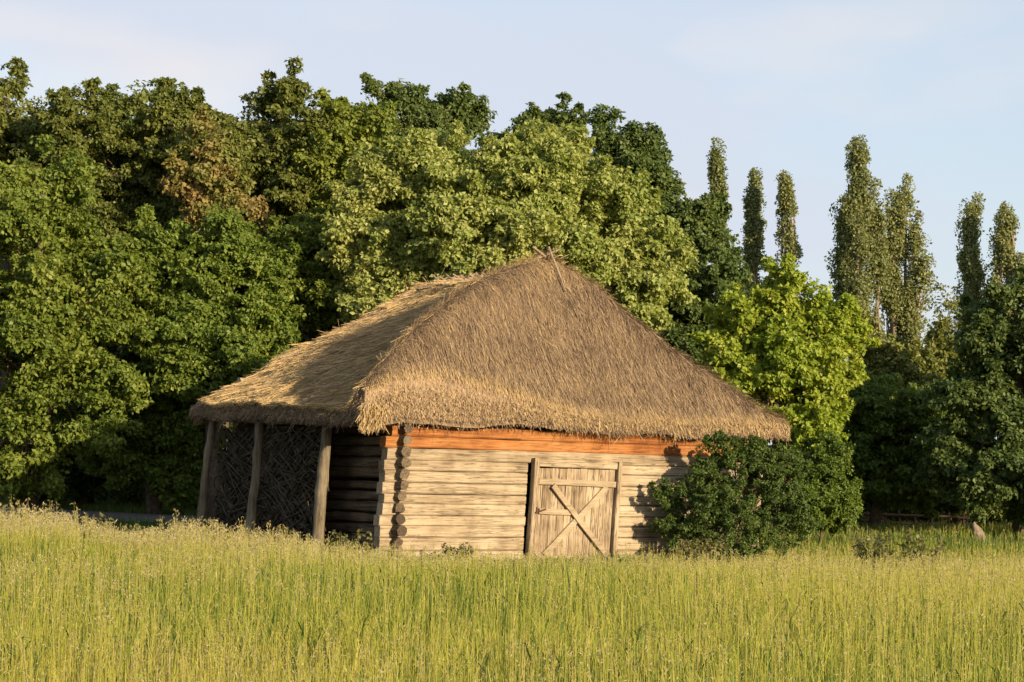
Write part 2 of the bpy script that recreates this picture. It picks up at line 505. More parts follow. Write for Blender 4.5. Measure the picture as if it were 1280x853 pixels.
    for v in np.linspace(0.0, 6.0, 8):
        tube(g, wobble((-1.0, v, 2.60 + 0.03 * v), (1.5, v, 3.85 + 0.03 * v), 5, 0.004), 0.05, 6)
    g.build('plate_beam', M_LOG_V, root)
    g = BGeo()
    v0, v1 = 1.55, 5.62
    for v in np.linspace(v0, v1, 16):                     # uprights
        tube(g, wobble((-0.66 + rng.uniform(-.02, .02), v, -0.1), (-0.66, v + rng.uniform(-.08, .08), 2.42), 6, 0.01), 0.024, 5)
    for k in range(900):                                  # woven sticks
        a = rng.choice([-1, 1]) * rng.normal(0.48, 0.24)
        ln = rng.uniform(0.6, 1.3)
        c = np.array((-0.68 + rng.uniform(-0.085, 0.06), rng.uniform(v0 + 0.1, v1 - 0.1), rng.uniform(0.02, 2.4)))
        dvec = np.array((rng.uniform(-0.09, 0.09), math.cos(a), math.sin(a))) * ln / 2
        p = wobble(c - dvec, c + dvec, 5, 0.004)
        p[:, 1] = np.clip(p[:, 1], v0 - 0.08, v1 + 0.1); p[:, 2] = np.clip(p[:, 2], -0.05, 2.5)
        tube(g, p, rng.uniform(0.008, 0.02), 5, cap=False)
    for z in np.arange(0.0, 2.42, 0.035):                 # close inner layer of rods
        p = wobble((-0.58, v0, z), (-0.58, v1, z + rng.uniform(-.05, .05)), 12, 0.012)
        tube(g, p, rng.uniform(0.014, 0.021), 5, cap=False)
    g.build('wattle_panel', M_STICK, root)

    # ---- thatched roof
    g = BGeo()
    nu, nv = 170, 120
    us = np.linspace(UA, UB, nu); vs = np.linspace(VA, VB, nv)
    U, V = np.meshgrid(us, vs)
    Z = roof_h(U, V)
    eu = np.clip(np.minimum(np.minimum(U - UA, UB - U), np.minimum(V - VA, VB - V)) / 0.5, 0, 1)
    th = 0.24 + 0.07 * noise2(U, V, 0.5, 1) * (1 - eu) + (0.05 * (1 - sstep(-0.6, 3.4, U))) * (1 - sstep(VA, VA + 0.35, V))
    edge = 1 - eu
    jx = 0.05 * noise2(U * 0 + V, U, 0.35, 4) * edge
    jx = np.abs(jx)
    top = np.stack([U + np.where(U < 4, jx, -jx), V + np.where(V < 3, jx, -jx) * 0.7, Z - 0.05 * edge ** 3], -1).reshape(-1, 3)
    bot = np.stack([U + 0.10 * (U < UA + .02) - 0.1 * (U > UB - .02), V + 0.08 * (V < VA + .02), roof_h(U, V, 0.0) - th - 0.02], -1).reshape(-1, 3)
    i, j = np.meshgrid(np.arange(nu - 1), np.arange(nv - 1)); k = (j * nu + i).ravel()
    n0 = nu * nv
    F1 = np.stack([k, k + 1, k + nu + 1, k + nu], -1)
    ring = np.concatenate([np.arange(nu), np.arange(1, nv) * nu + nu - 1, (nv - 1) * nu + np.arange(nu - 2, -1, -1), np.arange(nv - 2, 0, -1) * nu])
    r2 = np.roll(ring, -1)
    Fr = np.stack([ring, ring + n0, r2 + n0, r2], -1)
    g.add(np.concatenate([top, bot]), np.concatenate([F1, F1[:, ::-1] + n0, Fr]), np.tile(np.where(2.80 + 1.56 * (V - VA) < np.minimum(2.8 + 0.545 * (U - UA), 2.8 + 0.572 * (UB - U)) + 0.4, 0.16 + 0.30 * (V < VA + 0.05), 0.46).ravel(), 2))  # side-slope base is paler too, with a sunlit tone painted into the tint
    # reed ends over the whole surface
    n = 250000
    u = rng.uniform(UA, UB, n); v = rng.uniform(VA, VB, n)
    e = 0.02
    def grad(u, v):
        return (roof_h(u + e, v) - roof_h(u - e, v)) / (2 * e), (roof_h(u, v + e) - roof_h(u, v - e)) / (2 * e)
    gu, gv = grad(u, v)
    keep = rng.uniform(0, 1, n) < (0.45 + 0.55 * np.clip(np.hypot(gu, gv) / 1.6, 0, 1))
    keep &= v < VB - 0.55 + 0.2 * rng.uniform(0, 1, n)
    u, v, gu, gv = u[keep], v[keep], gu[keep], gv[keep]
    n = len(u)
    nrm = unit(np.stack([-gu, -gv, np.ones(n)], -1))
    ev = 2.80 + 0.032 * np.maximum(v, 0)
    frontf = (2.80 + 1.56 * (v - VA)) < np.minimum(ev + 0.545 * (u - UA), ev + 0.572 * (UB - u)) + rng.uniform(0.15, 0.6, n)
    # follow the general fall of the slope rather than every bump
    fall = np.where(frontf[:, None], np.array((0, -1.0, 0))[None, :], np.where((u < 3.97)[:, None], np.array((-1.0, -0.02, 0)), np.array((1.0, -0.05, 0))))
    hipmix = rng.uniform(0, 1, (n, 1)) * 0.35
    fall = fall * (1 - hipmix) - np.stack([gu, gv, gu * 0], -1) * hipmix
    ang = rng.normal(0, np.where(frontf, 0.42, 0.20)) + np.where(rng.uniform(0, 1, n) < 0.09, rng.uniform(-1.4, 1.4, n), 0)
    ca, sa = np.cos(ang), np.sin(ang)
    fx, fy = fall[:, 0] * ca - fall[:, 1] * sa, fall[:, 0] * sa + fall[:, 1] * ca
    fz = gu * fx + gv * fy
    D = unit(np.stack([fx, fy, fz], -1))
    ln = rng.uniform(0.14, 0.48, n) * np.where(frontf, 0.75, 1.15)
    ln = np.minimum(ln, 0.12 + 0.9 * np.minimum(np.minimum(u - UA, UB - u), v - VA + 0.02))
    P = np.stack([u, v, roof_h(u, v) + rng.uniform(-0.01, 0.02, n)], -1)
    E = P + D * ln[:, None] + nrm * rng.uniform(-0.01, 0.045, n)[:, None] * np.where(frontf, 1.0, 1.7)[:, None]
    # keep the loose ends from spearing far past the eaves
    S = unit(np.cross(D, unit(nrm + np.where(frontf, 0.75, 1.6)[:, None] * rng.standard_normal((n, 3))))) * (rng.uniform(0.0025, 0.006, n) * np.where(frontf, 0.8, 1.0))[:, None]
    Vv = np.stack([P - S, P + S, E + S * 0.6, E - S * 0.6], 1).reshape(-1, 3)
    F = np.arange(n * 4).reshape(-1, 4)
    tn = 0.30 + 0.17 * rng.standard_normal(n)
    tn = tn + np.where(frontf, 0.04, 0.42)  # side slopes: paler straw, brightened further to stand in for weak grazing sun
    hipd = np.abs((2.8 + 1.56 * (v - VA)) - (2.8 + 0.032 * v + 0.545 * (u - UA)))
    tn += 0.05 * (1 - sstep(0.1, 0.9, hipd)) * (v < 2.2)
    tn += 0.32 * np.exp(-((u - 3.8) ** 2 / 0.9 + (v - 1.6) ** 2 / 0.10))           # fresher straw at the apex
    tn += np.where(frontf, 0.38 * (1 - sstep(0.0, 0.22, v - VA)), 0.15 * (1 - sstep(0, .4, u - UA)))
    tn += np.where(rng.uniform(0, 1, n) < 0.05, 0.35, 0)
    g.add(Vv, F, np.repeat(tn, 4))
    # fringe of cut reed ends all along the eaves
    def fringe(m, side):
        t = rng.uniform(0, 1, m)
        dep = rng.uniform(-0.31, -0.02, m) - (0.04 * (1 - sstep(0.04, 0.44, t)) if side == 'front' else 0)
        o_ = rng.uniform(-0.05, 0.12, m)
        if side == 'front':
            uu = UA + (UB - UA) * t; vv = VA + o_; out = np.array((0, -1.0, 0))
        elif side == 'left':
            vv = VA + (VB - VA) * t; uu = UA + o_; out = np.array((-1.0, 0, 0))
        elif side == 'right':
            vv = VA + (VB - VA) * t; uu = UB - o_; out = np.array((1.0, 0, 0))
        else:
            uu = UA + (UB - UA) * t; vv = VB - o_; out = np.array((0, 1.0, 0))
        clump = 0.5 + 0.5 * noise2(uu + vv * 3, vv * 2, 0.12, 2)
        cu, cv = np.clip(uu, UA, UB), np.clip(vv, VA, VB)
        hb = roof_h(cu, cv, 0.0)
        zz = hb + dep + rng.uniform(0, 1, m) * (roof_h(cu, cv) - hb)
        P = np.stack([uu, vv, zz], -1)
        d = unit(out[None, :] * rng.uniform(0.15, 0.6, m)[:, None] + np.array((0, 0, -1.0)) * rng.uniform(0.3, 1.0, m)[:, None] + rng.normal(0, 0.22, (m, 3)))
        L_ = rng.uniform(0.02, 0.055, m) + 0.055 * np.clip(clump, 0, 1.3) * rng.uniform(0, 1, m)
        L_ = np.where(rng.uniform(0, 1, m) < 0.012, L_ + 0.22, L_)
        E = P + d * L_[:, None]
        S = unit(np.cross(d, out + rng.normal(0, 0.5, (m, 3)))) * rng.uniform(0.003, 0.006, m)[:, None]
        tt = (0.56 if side == 'front' else 0.38) + 0.2 * rng.standard_normal(m) - 0.2 * (dep < -0.24)
        g.add(np.stack([P - S, P + S, E + S * 0.5, E - S * 0.5], 1).reshape(-1, 3), np.arange(m * 4).reshape(-1, 4), np.repeat(tt, 4))
    fringe(34000, 'front'); fringe(13000, 'left'); fringe(5000, 'right'); fringe(4000, 'back')
    # shaggy tuft hanging at the near corner
    m = 900
    P = np.stack([UA + rng.uniform(-0.03, 0.5, m), VA + rng.uniform(-0.06, 0.10, m), 2.74 + rng.uniform(-0.25, 0.15, m)], -1)
    d = unit(np.stack([rng.normal(-0.35, 0.25, m), rng.normal(-0.45, 0.2, m), rng.uniform(-1, -0.4, m)], -1))
    E = P + d * rng.uniform(0.06, 0.26, m)[:, None]
    S = unit(np.cross(d, rng.normal(0, 1, (m, 3)))) * 0.007
    g.add(np.stack([P - S, P + S, E + S * 0.4, E - S * 0.4], 1).reshape(-1, 3), np.arange(m * 4).reshape(-1, 4), np.repeat(rng.normal(0.7, 0.15, m), 4))
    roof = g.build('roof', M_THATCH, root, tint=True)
    tag(roof, 'weathered brown thatch with golden eave edges')
    # crossed sticks that pin the ridge, and the pole on the apex
    def stick(p0, p1, r0, name='ridge_stick'):
        g = BGeo()
        tube(g, wobble(p0, p1, 5, 0.008), np.linspace(r0, r0 * 0.75, 5), 6, jit=0.06)
        g.build(name, M_RIDGE, roof)
    for v in np.concatenate([np.arange(2.35, 3.1, 0.25), np.arange(3.5, 5.7, 0.27)]):
        zr = roof_h(np.array(3.95), np.array(v)) + 0.02
        for s in (-1, 1):
            L_ = rng.uniform(0.38, 0.5)
            dv = rng.uniform(-0.06, 0.06)
            stick((3.95 + s * L_, v + dv, zr - 0.55 * L_ + 0.07), (3.95 - s * 0.13, v - dv * 0.5 - 0.02 * s, zr + 0.12 + rng.uniform(-.02, .03)), 0.024)
    za = float(roof_h(np.array(3.95), np.array(1.72)))
    stick((3.95 - 0.42, 1.62, za + 0.0), (3.95 + 0.36, 1.50, za + 0.34), 0.028)
    stick((3.95 + 0.45, 1.58, za - 0.02), (3.95 - 0.33, 1.47, za + 0.34), 0.028)
    zl_ = float(roof_h(np.array(4.32), np.array(1.05)))
    stick((4.00, 1.46, za + 0.36), (4.14, 0.98, zl_ + 0.05), 0.026, 'apex_pole')
    return root

# ------------------------------------------------------------------ foliage
def leaves(g, C, cr, out, per, size, droop=0.35, flat=0.7, mat=0, spread=0.6, up=0.35):
    """leaf-sized faces round each clump centre C (n,3) of radius cr, facing mostly outwards"""
    n = len(C)
    m = n * per
    e = unit(rng.standard_normal((m, 3)))
    e[:, 2] = np.where(rng.uniform(0, 1, m) < 0.55, np.abs(e[:, 2]), e[:, 2])
    ci = np.repeat(np.arange(n), per)
    rr = (cr[ci] * rng.uniform(0.35, 1.0, m) ** 0.6)[:, None]
    P = C[ci] + e * rr * np.array((1, 1, flat))
    nr = unit(e * 0.55 + out[ci] * 0.35 + np.array((0, 0, up)) + rng.standard_normal((m, 3)) * spread)
    t = rng.standard_normal((m, 3)); t[:, 2] -= droop * 2
    a = unit(t - nr * (t * nr).sum(-1, keepdims=True))
    s = np.cross(nr, a)
    L_ = (size * rng.uniform(0.45, 1.5, m))[:, None]
    w = L_ * rng.uniform(0.28, 0.40, m)[:, None]
    fold = nr * (L_ * rng.uniform(0.0, 0.16, m)[:, None])
    V = np.stack([P, P + a * L_ * 0.45 + s * w + fold, P + a * L_, P + a * L_ * 0.45 - s * w + fold], 1)
    g.add(V.reshape(-1, 3), np.arange(m * 4).reshape(-1, 4), 0.0, mat)

def tree(name, label, cat, px, Y, lobes, leaf, size=0.15, clump=0.5, nclump=180, per=110, trunk_r=0.18, group=None,
         flat=0.65, bark=M_BARK, depth=1.0, trunk_px=None, twigs=40, back=0.45, spread=0.75, shoot=0.16):
    """lobes: (px, py, half width px, half height px, depth offset m) turned into real ellipsoids round the trunk"""
    b = at(px, 600, Y)
    base = np.array((b[0], Y, float(ground_z(b[0], Y))))
    root = empty(name, base)
    tag(root, label, cat, group)
    E = []
    for (lx, ly, rx, ry, dy) in lobes:
        c = at(lx, ly, Y + dy) - base
        k = (Y + dy) / FPX
        E.append((c, np.array((rx * k, rx * k * depth, ry * k))))
    vol = np.array([e[1][0] * e[1][2] + e[1][1] * e[1][2] for e in E]); vol = vol / vol.sum()
    C, O, CR = [], [], []
    for li, (c, r) in enumerate(E):
        # boughs: smaller lumps standing out of the lobe at different reaches, with hollows between
        nb = 11
        bd = unit(rng.standard_normal((nb, 3)) * np.array((1, 1, 0.9)) + np.array((0, -0.25, 0.1)))
        bc = c + bd * r * rng.uniform(0.45, 0.98, nb)[:, None]
        br = r[None, :] * rng.uniform(0.24, 0.44, nb)[:, None]
        k = max(3, int(nclump * vol[li] * 1.35 / nb))
        for q in range(nb):
            d = unit(rng.standard_normal((k, 3)) + bd[q] * 0.55 + np.array((0, 0, 0.25)))
            d = d[(bd[q][1] < 0.35) | (rng.uniform(0, 1, k) < back)]
            kk = len(d)
            p = bc[q] + d * br[q] * np.where(rng.uniform(0, 1, kk) < 0.75, rng.uniform(0.8, 1.12, kk), rng.uniform(0.2, 0.8, kk))[:, None]
            ok = p[:, 2] > 0.15
            for lj, (c2, r2) in enumerate(E):
                if lj != li:
                    ok &= (((p - c2) / r2) ** 2).sum(-1) > 0.45
            C.append(p[ok]); O.append(unit(d + bd[q])[ok]); CR.append(clump * rng.uniform(0.5, 1.1, kk)[ok])
        # a thin filling so that the heart of the crown is not empty
        kk = int(nclump * vol[li] * 0.30) + 3
        d = unit(rng.standard_normal((kk, 3)))
        p = c + d * r * rng.uniform(0.3, 0.78, kk)[:, None]
        ok = p[:, 2] > 0.15
        C.append(p[ok]); O.append(d[ok]); CR.append(clump * rng.uniform(0.7, 1.2, kk)[ok])
    C, O, CR = np.concatenate(C), np.concatenate(O), np.concatenate(CR)
    # loose shoots that reach past the outline
    ns = int(len(C) * shoot)
    q = rng.choice(len(C), ns)
    sd = unit(O[q] + np.array((0, 0, 0.5)) + 0.35 * rng.standard_normal((ns, 3)))
    reach = rng.uniform(0.4, 1.35, ns) * clump
    C = np.concatenate([C, C[q] + sd * reach[:, None], C[q] + sd * (reach * 0.55)[:, None]])
    O = np.concatenate([O, sd, sd]); CR = np.concatenate([CR, np.full(ns, clump * 0.38), np.full(ns, clump * 0.5)])
    keep = C[:, 2] > 0.12
    C, O, CR = C[keep], O[keep], CR[keep]
    g = Geo()
    # each clump carries a few sprays of its own, so that the crown breaks up at two sizes
    sub = 4
    ci = np.repeat(np.arange(len(C)), sub)
    so = unit(rng.standard_normal((len(ci), 3)) + O[ci] * 0.7)
    C2 = C[ci] + so * (CR[ci] * rng.uniform(0.3, 0.95, len(ci)))[:, None] * np.array((1, 1, 0.7))
    leaves(g, C2, CR[ci] * rng.uniform(0.30, 0.62, len(ci)), unit(O[ci] + so * 0.5), max(4, int(per * 1.7) // sub), size * 0.70, flat=flat, spread=spread)
    g.build('crown', LM[leaf], root)
    # trunk with limbs that reach into the clumps
    g = Geo()
    allc = np.mean([c for c, r in E], 0)
    topz = max(c[2] for c, r in E)
    p = wobble((0, 0, -0.3), (allc[0] * 0.6, allc[1] * 0.6, topz), 8, 0.06)
    tube(g, p, np.linspace(trunk_r * 1.15, trunk_r * 0.3, 8), 8, jit=0.04)
    for c, r in E:
        s = p[rng.integers(2, 6)]
        tube(g, wobble(s, c, 6, 0.08), np.linspace(trunk_r * 0.5, trunk_r * 0.15, 6), 6)
        idx = np.argsort(((C - c) ** 2).sum(-1))[:twigs]
        for q in rng.choice(idx, min(len(idx), max(4, twigs // 3)), replace=False):
            tube(g, wobble(c + (C[q] - c) * 0.1, C[q], 4, 0.05), np.linspace(trunk_r * 0.16, 0.012, 4), 4, cap=False)
    g.build('trunk', bark, root, smooth=True)
    return root

def poplar(label, px, Y, top_py, hw, bot_py, lean_px=0, n=240, per=60, size=0.2, stems=5, bare=0.0, sparse=1.0):
    b = at(px, 600, Y)
    base = np.array((b[0], Y, float(ground_z(b[0], Y))))
    root = empty('poplar', base)
    tag(root, label, 'poplar tree', 'tall poplars beyond the meadow')
    k = Y / FPX
    top = at(px + lean_px, top_py + 6 + 0.2 * hw, Y) - base
    bot = at(px, bot_py, Y) - base
    rmax = hw * k
    def axis(t):
        return bot + (top - bot) * t
    g, tr = Geo(), Geo()
    C, O = [], []
    for s in range(stems):
        a = rng.uniform(0, 6.28); q = rmax * rng.uniform(0.35, 0.80) * (s > 0)
        off = np.array((math.cos(a) * q, math.sin(a) * q, 0))
        tmax = 1.0 if s == 0 else rng.uniform(0.62, 0.97)
        m = int(n / stems)
        t = rng.uniform(0.02, tmax, m) ** 0.9
        prof = np.clip(np.sin(np.pi * np.clip(t / tmax, 0, 1) ** 0.88) ** 0.6 + 0.06, 0.10, 1)
        rr = rmax * prof * np.where(s == 0, 0.55, 0.36)
        th = rng.uniform(0, 6.28, m)
        rad = rr * rng.uniform(0.3, 1.0, m) * (1 + 0.35 * np.sin(t * 23 + s * 2 + 2 * th) + 0.15 * rng.standard_normal(m))
        ax = bot[None, :] + (top - bot)[None, :] * t[:, None] + off[None, :] * (np.sin(np.pi * np.clip(t, 0.05, 0.95)) * 0.7 + 0.3)[:, None]
        c = ax + np.stack([np.cos(th) * rad, np.sin(th) * rad, rng.uniform(-0.3, 0.3, m)], -1)
        if bare:
            c = c[rng.uniform(0, 1, m) > bare * (t < 0.75)]; th = th[:len(c)]
        C.append(c); O.append(np.stack([np.cos(th), np.sin(th), 0.5 * np.ones(len(th))], -1)[:len(c)])
        tt = np.linspace(0, tmax * 0.97, 9)
        pts = bot[None, :] + (top - bot)[None, :] * tt[:, None] + off[None, :] * (np.sin(np.pi * np.clip(tt, 0.05, 0.95)) * 0.7 + 0.3)[:, None]
        pts = np.concatenate([[np.array((0, 0, -0.3)) + off * 0.25], pts])
        tube(tr, pts, np.linspace(rmax * 0.09 + 0.05, 0.02, 10), 6)
        for q_ in rng.choice(len(c), min(14, len(c)), replace=False):
            low = c[q_] - np.array((0, 0, rmax * 0.9)); low[:2] = low[:2] * 0.35 + (off[:2] + bot[:2] * .0) * 0.65
            tube(tr, wobble(low, c[q_], 4, 0.03), np.linspace(0.05, 0.015, 4), 4, cap=False)
    C, O = np.concatenate(C), np.concatenate(O)
    gap = np.sin(C[:, 2] * 1.9 + C[:, 0] * 3.1) + np.sin(C[:, 2] * 0.9 - C[:, 0] * 4.3 + 1.3) + 0.8 * rng.standard_normal(len(C))
    C, O = C[gap > -0.9], O[gap > -0.9]
    q = rng.choice(len(C), int(len(C) * 0.28))
    C = np.concatenate([C, C[q] + np.stack([O[q][:, 0] * 0.22 * rmax, O[q][:, 1] * 0.22 * rmax, rng.uniform(0.2, 0.9, len(q))], -1)]); O = np.concatenate([O, O[q]])
    cr = rng.uniform(0.22, 0.55, len(C)) * (0.6 + 0.25 * rmax)
    leaves(g, C, cr, O, int(per * sparse * 1.8), size * 0.68, droop=-0.5, flat=1.7, up=0.2, spread=0.7)
    g.build('crown', LM['poplar'], root)
    tr.build('trunk', M_BARK_PALE, root, smooth=True)

def make_trees():
    wood = 'trees of the wood behind the barn'
    T = lambda *a, **k: tree('broadleaf_tree', *a, **k)
    # back row, rising above everything
    T('tallest tree at the far left edge, its rounded top cut by the frame', 'tree', 5, 62,
      [(8, 150, 48, 48, 0), (-40, 220, 90, 90, 0), (45, 230, 75, 95, 0)], 'oak', group=wood, nclump=200)
    T('olive green tree with a narrow bushy top left of the browning tree', 'tree', 110, 60,
      [(102, 160, 50, 60, 0), (150, 215, 70, 70, 0), (70, 260, 80, 90, 0), (120, 330, 100, 90, 0.5)], 'oak', group=wood, nclump=300)
    T('dim green tree whose top peeks out between two olive crowns at left', 'tree', 172, 70,
      [(165, 170, 50, 45, 0), (190, 235, 70, 80, 0)], 'dark', group=wood, nclump=140)
    T('dark olive tree with a pointed top just left of the browning crown', 'tree', 215, 61,
      [(208, 170, 42, 50, 0), (225, 240, 62, 75, 0), (190, 320, 80, 80, 0)], 'oak', group=wood, nclump=240)
    T('tree with patches of browning yellow leaves amid green woodland', 'tree', 275, 58,
      [(272, 205, 38, 48, 0), (285, 262, 36, 38, -0.3), (250, 240, 30, 40, 0)], 'rust', group=wood, nclump=140, per=90)
    T('broad olive tree with a ragged top between browning crown and dark round tree', 'tree', 350, 63,
      [(355, 170, 70, 55, 0), (300, 185, 42, 50, 0), (410, 185, 55, 60, 0), (370, 240, 100, 80, 0.5)], 'oak', group=wood, nclump=340)
    T('olive tree leaning against the dark round tree on its left', 'tree', 448, 62,
      [(440, 185, 48, 60, 0), (415, 260, 60, 70, 0)], 'maple', group=wood, nclump=200)
    T('dark green round-topped tree standing highest behind the pale lindens', 'tree', 535, 68,
      [(500, 160, 45, 45, 0), (560, 160, 42, 42, 0), (535, 215, 70, 70, 0)], 'dark', group=wood, nclump=240)
    T('small feathery dark top showing just above the pale linden crown', 'tree', 685, 68,
      [(660, 168, 28, 28, 0), (698, 170, 26, 30, 0), (680, 220, 55, 50, 0)], 'dark', group=wood, nclump=130)
    T('dark green domed tree to the right behind the pale linden', 'tree', 785, 66,
      [(772, 195, 42, 45, 0), (800, 235, 36, 45, 0), (790, 290, 55, 60, 0)], 'dark', group=wood, nclump=230)
    T('dark green tree with drooping sprays right of the pale linden', 'tree', 872, 64,
      [(868, 292, 46, 52, 0), (890, 360, 48, 65, 0), (850, 370, 45, 60, 0), (875, 470, 60, 90, 0)], 'dark', group=wood, nclump=280)
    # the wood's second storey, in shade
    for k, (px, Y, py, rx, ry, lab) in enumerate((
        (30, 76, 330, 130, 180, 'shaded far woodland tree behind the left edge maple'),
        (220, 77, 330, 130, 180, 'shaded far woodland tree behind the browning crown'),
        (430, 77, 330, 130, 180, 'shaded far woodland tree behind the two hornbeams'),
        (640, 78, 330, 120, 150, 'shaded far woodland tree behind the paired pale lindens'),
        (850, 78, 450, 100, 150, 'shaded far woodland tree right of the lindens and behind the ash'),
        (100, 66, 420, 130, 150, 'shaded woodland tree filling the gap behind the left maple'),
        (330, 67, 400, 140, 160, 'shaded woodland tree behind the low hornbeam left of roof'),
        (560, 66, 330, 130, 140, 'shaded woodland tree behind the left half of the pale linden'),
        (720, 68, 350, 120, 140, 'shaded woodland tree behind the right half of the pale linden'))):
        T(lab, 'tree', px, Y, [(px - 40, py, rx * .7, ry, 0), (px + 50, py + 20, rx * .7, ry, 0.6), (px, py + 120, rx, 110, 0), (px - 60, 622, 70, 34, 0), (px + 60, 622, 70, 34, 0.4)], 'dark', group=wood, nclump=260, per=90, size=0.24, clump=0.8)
    # front row on the left
    T('big maple at the left edge with boughs hanging almost to the grass', 'tree', 40, 54,
      [(30, 340, 120, 75, 0), (90, 390, 85, 70, -0.5), (10, 450, 110, 90, -0.8), (75, 490, 75, 70, -0.8), (-10, 560, 100, 60, -0.8), (125, 345, 50, 50, 0), (40, 250, 70, 60, 0.8), (30, 590, 40, 28, -1)],
      'maple', size=0.15, nclump=560, group=wood, depth=0.8)
    T('hornbeam with layered mid green sprays left of the barn roof', 'tree', 270, 55,
      [(262, 330, 62, 55, 0), (300, 385, 70, 65, -0.3), (240, 420, 62, 60, -0.4), (200, 330, 45, 40, 0.4), (290, 460, 75, 50, -0.4)],
      'beech', size=0.14, nclump=420, group=wood, flat=0.4, depth=0.8)
    T('yellow green hornbeam between the layered one and the pale linden', 'tree', 395, 57,
      [(375, 320, 55, 42, 0), (410, 375, 55, 45, -0.3), (350, 380, 45, 50, 0), (440, 400, 40, 40, 0)],
      'maple', size=0.14, nclump=260, group=wood, flat=0.45, depth=0.8)
    T('low leafy tree at the wood edge left of the outermost porch post', 'tree', 195, 56,
      [(190, 500, 60, 50, 0), (230, 545, 45, 45, -0.3), (160, 560, 45, 45, 0), (215, 590, 50, 30, 0)],
      'beech', size=0.14, nclump=260, group=wood, flat=0.5)
    T('dark low tree in deep shade beside the hanging maple boughs', 'tree', 110, 59,
      [(110, 530, 60, 60, 0), (70, 600, 60, 30, 0), (140, 590, 60, 40, 0)], 'dark', nclump=190, group=wood)
    T('dark thicket tree seen behind the porch posts', 'tree', 290, 60,
      [(270, 540, 60, 70, 0), (330, 520, 60, 80, 0), (230, 600, 60, 40, 0)], 'dark', nclump=190, group=wood)
    # pale lindens behind the roof
    T('large pale yellow green linden whose crown rises behind the roof ridge', 'tree', 590, 56,
      [(560, 215, 75, 55, 0), (500, 255, 75, 65, -0.3), (630, 235, 75, 65, -0.5), (470, 320, 58, 55, -0.3), (560, 310, 85, 65, -0.9), (660, 310, 80, 65, -0.8), (500, 385, 80, 50, -0.5), (620, 380, 80, 50, -0.8)],
      'linden', size=0.145, nclump=760, group=wood, clump=0.46, depth=0.85)
    T('pale linden right of the largest one with crown sloping to the right', 'tree', 735, 57,
      [(690, 205, 62, 50, 0), (720, 265, 60, 60, -0.4), (750, 320, 65, 60, -0.6), (800, 320, 50, 60, -0.2), (820, 355, 42, 50, -0.2), (770, 385, 70, 55, -0.5), (700, 360, 60, 60, -0.6), (790, 270, 32, 34, 0.2)],
      'linden', size=0.145, nclump=620, group=wood, clump=0.46, depth=0.85)
    # right of the barn
    right = 'trees to the right of the barn'
    T('bright lime green young ash glowing in sunlight right of the roof', 'tree', 972, 56,
      [(985, 372, 26, 36, 0), (955, 410, 30, 40, 0), (925, 412, 34, 42, 0.2), (1020, 408, 28, 40, 0), (1052, 425, 24, 36, 0), (985, 440, 44, 45, -0.3), (1030, 480, 42, 46, -0.2), (960, 495, 50, 50, -0.3), (912, 465, 38, 42, 0), (1000, 545, 54, 44, 0)],
      'bright', size=0.15, nclump=330, group=right, clump=0.40, per=80, shoot=0.4)
    T('dark green spreading tree with low forked trunk above the little fence', 'tree', 1090, 62,
      [(1095, 520, 60, 55, 0), (1140, 560, 55, 50, -0.3), (1065, 580, 50, 45, -0.2), (1120, 605, 60, 30, -0.2), (1170, 590, 40, 35, 0)],
      'beech', size=0.15, nclump=330, group=right, flat=0.45)
    T('mid green tree filling the gap under the twin tall poplars', 'tree', 1130, 74,
      [(1110, 470, 40, 36, 0), (1150, 460, 42, 36, 0), (1185, 480, 40, 50, 0), (1130, 520, 70, 60, 0)], 'oak', nclump=240, group=right, size=0.18)
    T('sparse thin-leaved tree with bare twigs against the sky', 'tree', 1186, 80,
      [(1184, 400, 28, 34, 0), (1172, 440, 26, 30, 0), (1200, 435, 24, 32, 0)], 'oak', nclump=40, per=14, size=0.17, group=right, twigs=60, trunk_r=0.12)
    T('large shadowed dark tree at the right edge of the meadow', 'tree', 1275, 57,
      [(1280, 385, 55, 50, 0), (1240, 430, 45, 45, 0), (1295, 470, 75, 70, 0), (1225, 500, 50, 60, -0.2), (1260, 570, 75, 60, -0.3), (1330, 560, 80, 90, 0), (1200, 560, 38, 50, 0), (1330, 420, 70, 90, 0), (1275, 620, 50, 34, -0.9), (1215, 600, 40, 38, -0.6)],
      'dark', size=0.16, nclump=520, group=right, clump=0.5)
    T('dim thicket tree in deep shade between forked tree and right-edge tree', 'tree', 1195, 68,
      [(1185, 560, 55, 60, 0), (1230, 600, 60, 45, 0), (1150, 620, 60, 30, 0), (1250, 640, 60, 28, 0), (1310, 630, 60, 40, 0), (1080, 630, 50, 30, 0)], 'dark', nclump=200, group=right)
    T('dim low woodland edge tree far behind the small rail fence', 'tree', 1130, 73,
      [(1090, 610, 60, 40, 0), (1150, 620, 60, 34, 0.4), (1215, 615, 60, 40, 0), (1275, 620, 60, 36, 0.3)], 'dark', nclump=220, group=right, size=0.2, clump=0.6)
    T('broad tree continuing the wood edge past the right edge of the picture', 'tree', 1440, 66,
      [(1430, 420, 80, 90, 0), (1480, 500, 80, 90, 0), (1390, 530, 70, 80, 0), (1450, 600, 90, 50, 0)], 'beech', nclump=200, group=right, size=0.2, clump=0.6)
    T('olive tree further along the wood edge outside the picture', 'tree', 1640, 70,
      [(1630, 430, 90, 90, 0), (1690, 520, 90, 90, 0), (1590, 540, 80, 80, 0), (1650, 610, 100, 40, 0)], 'oak', nclump=200, group=right, size=0.2, clump=0.6)
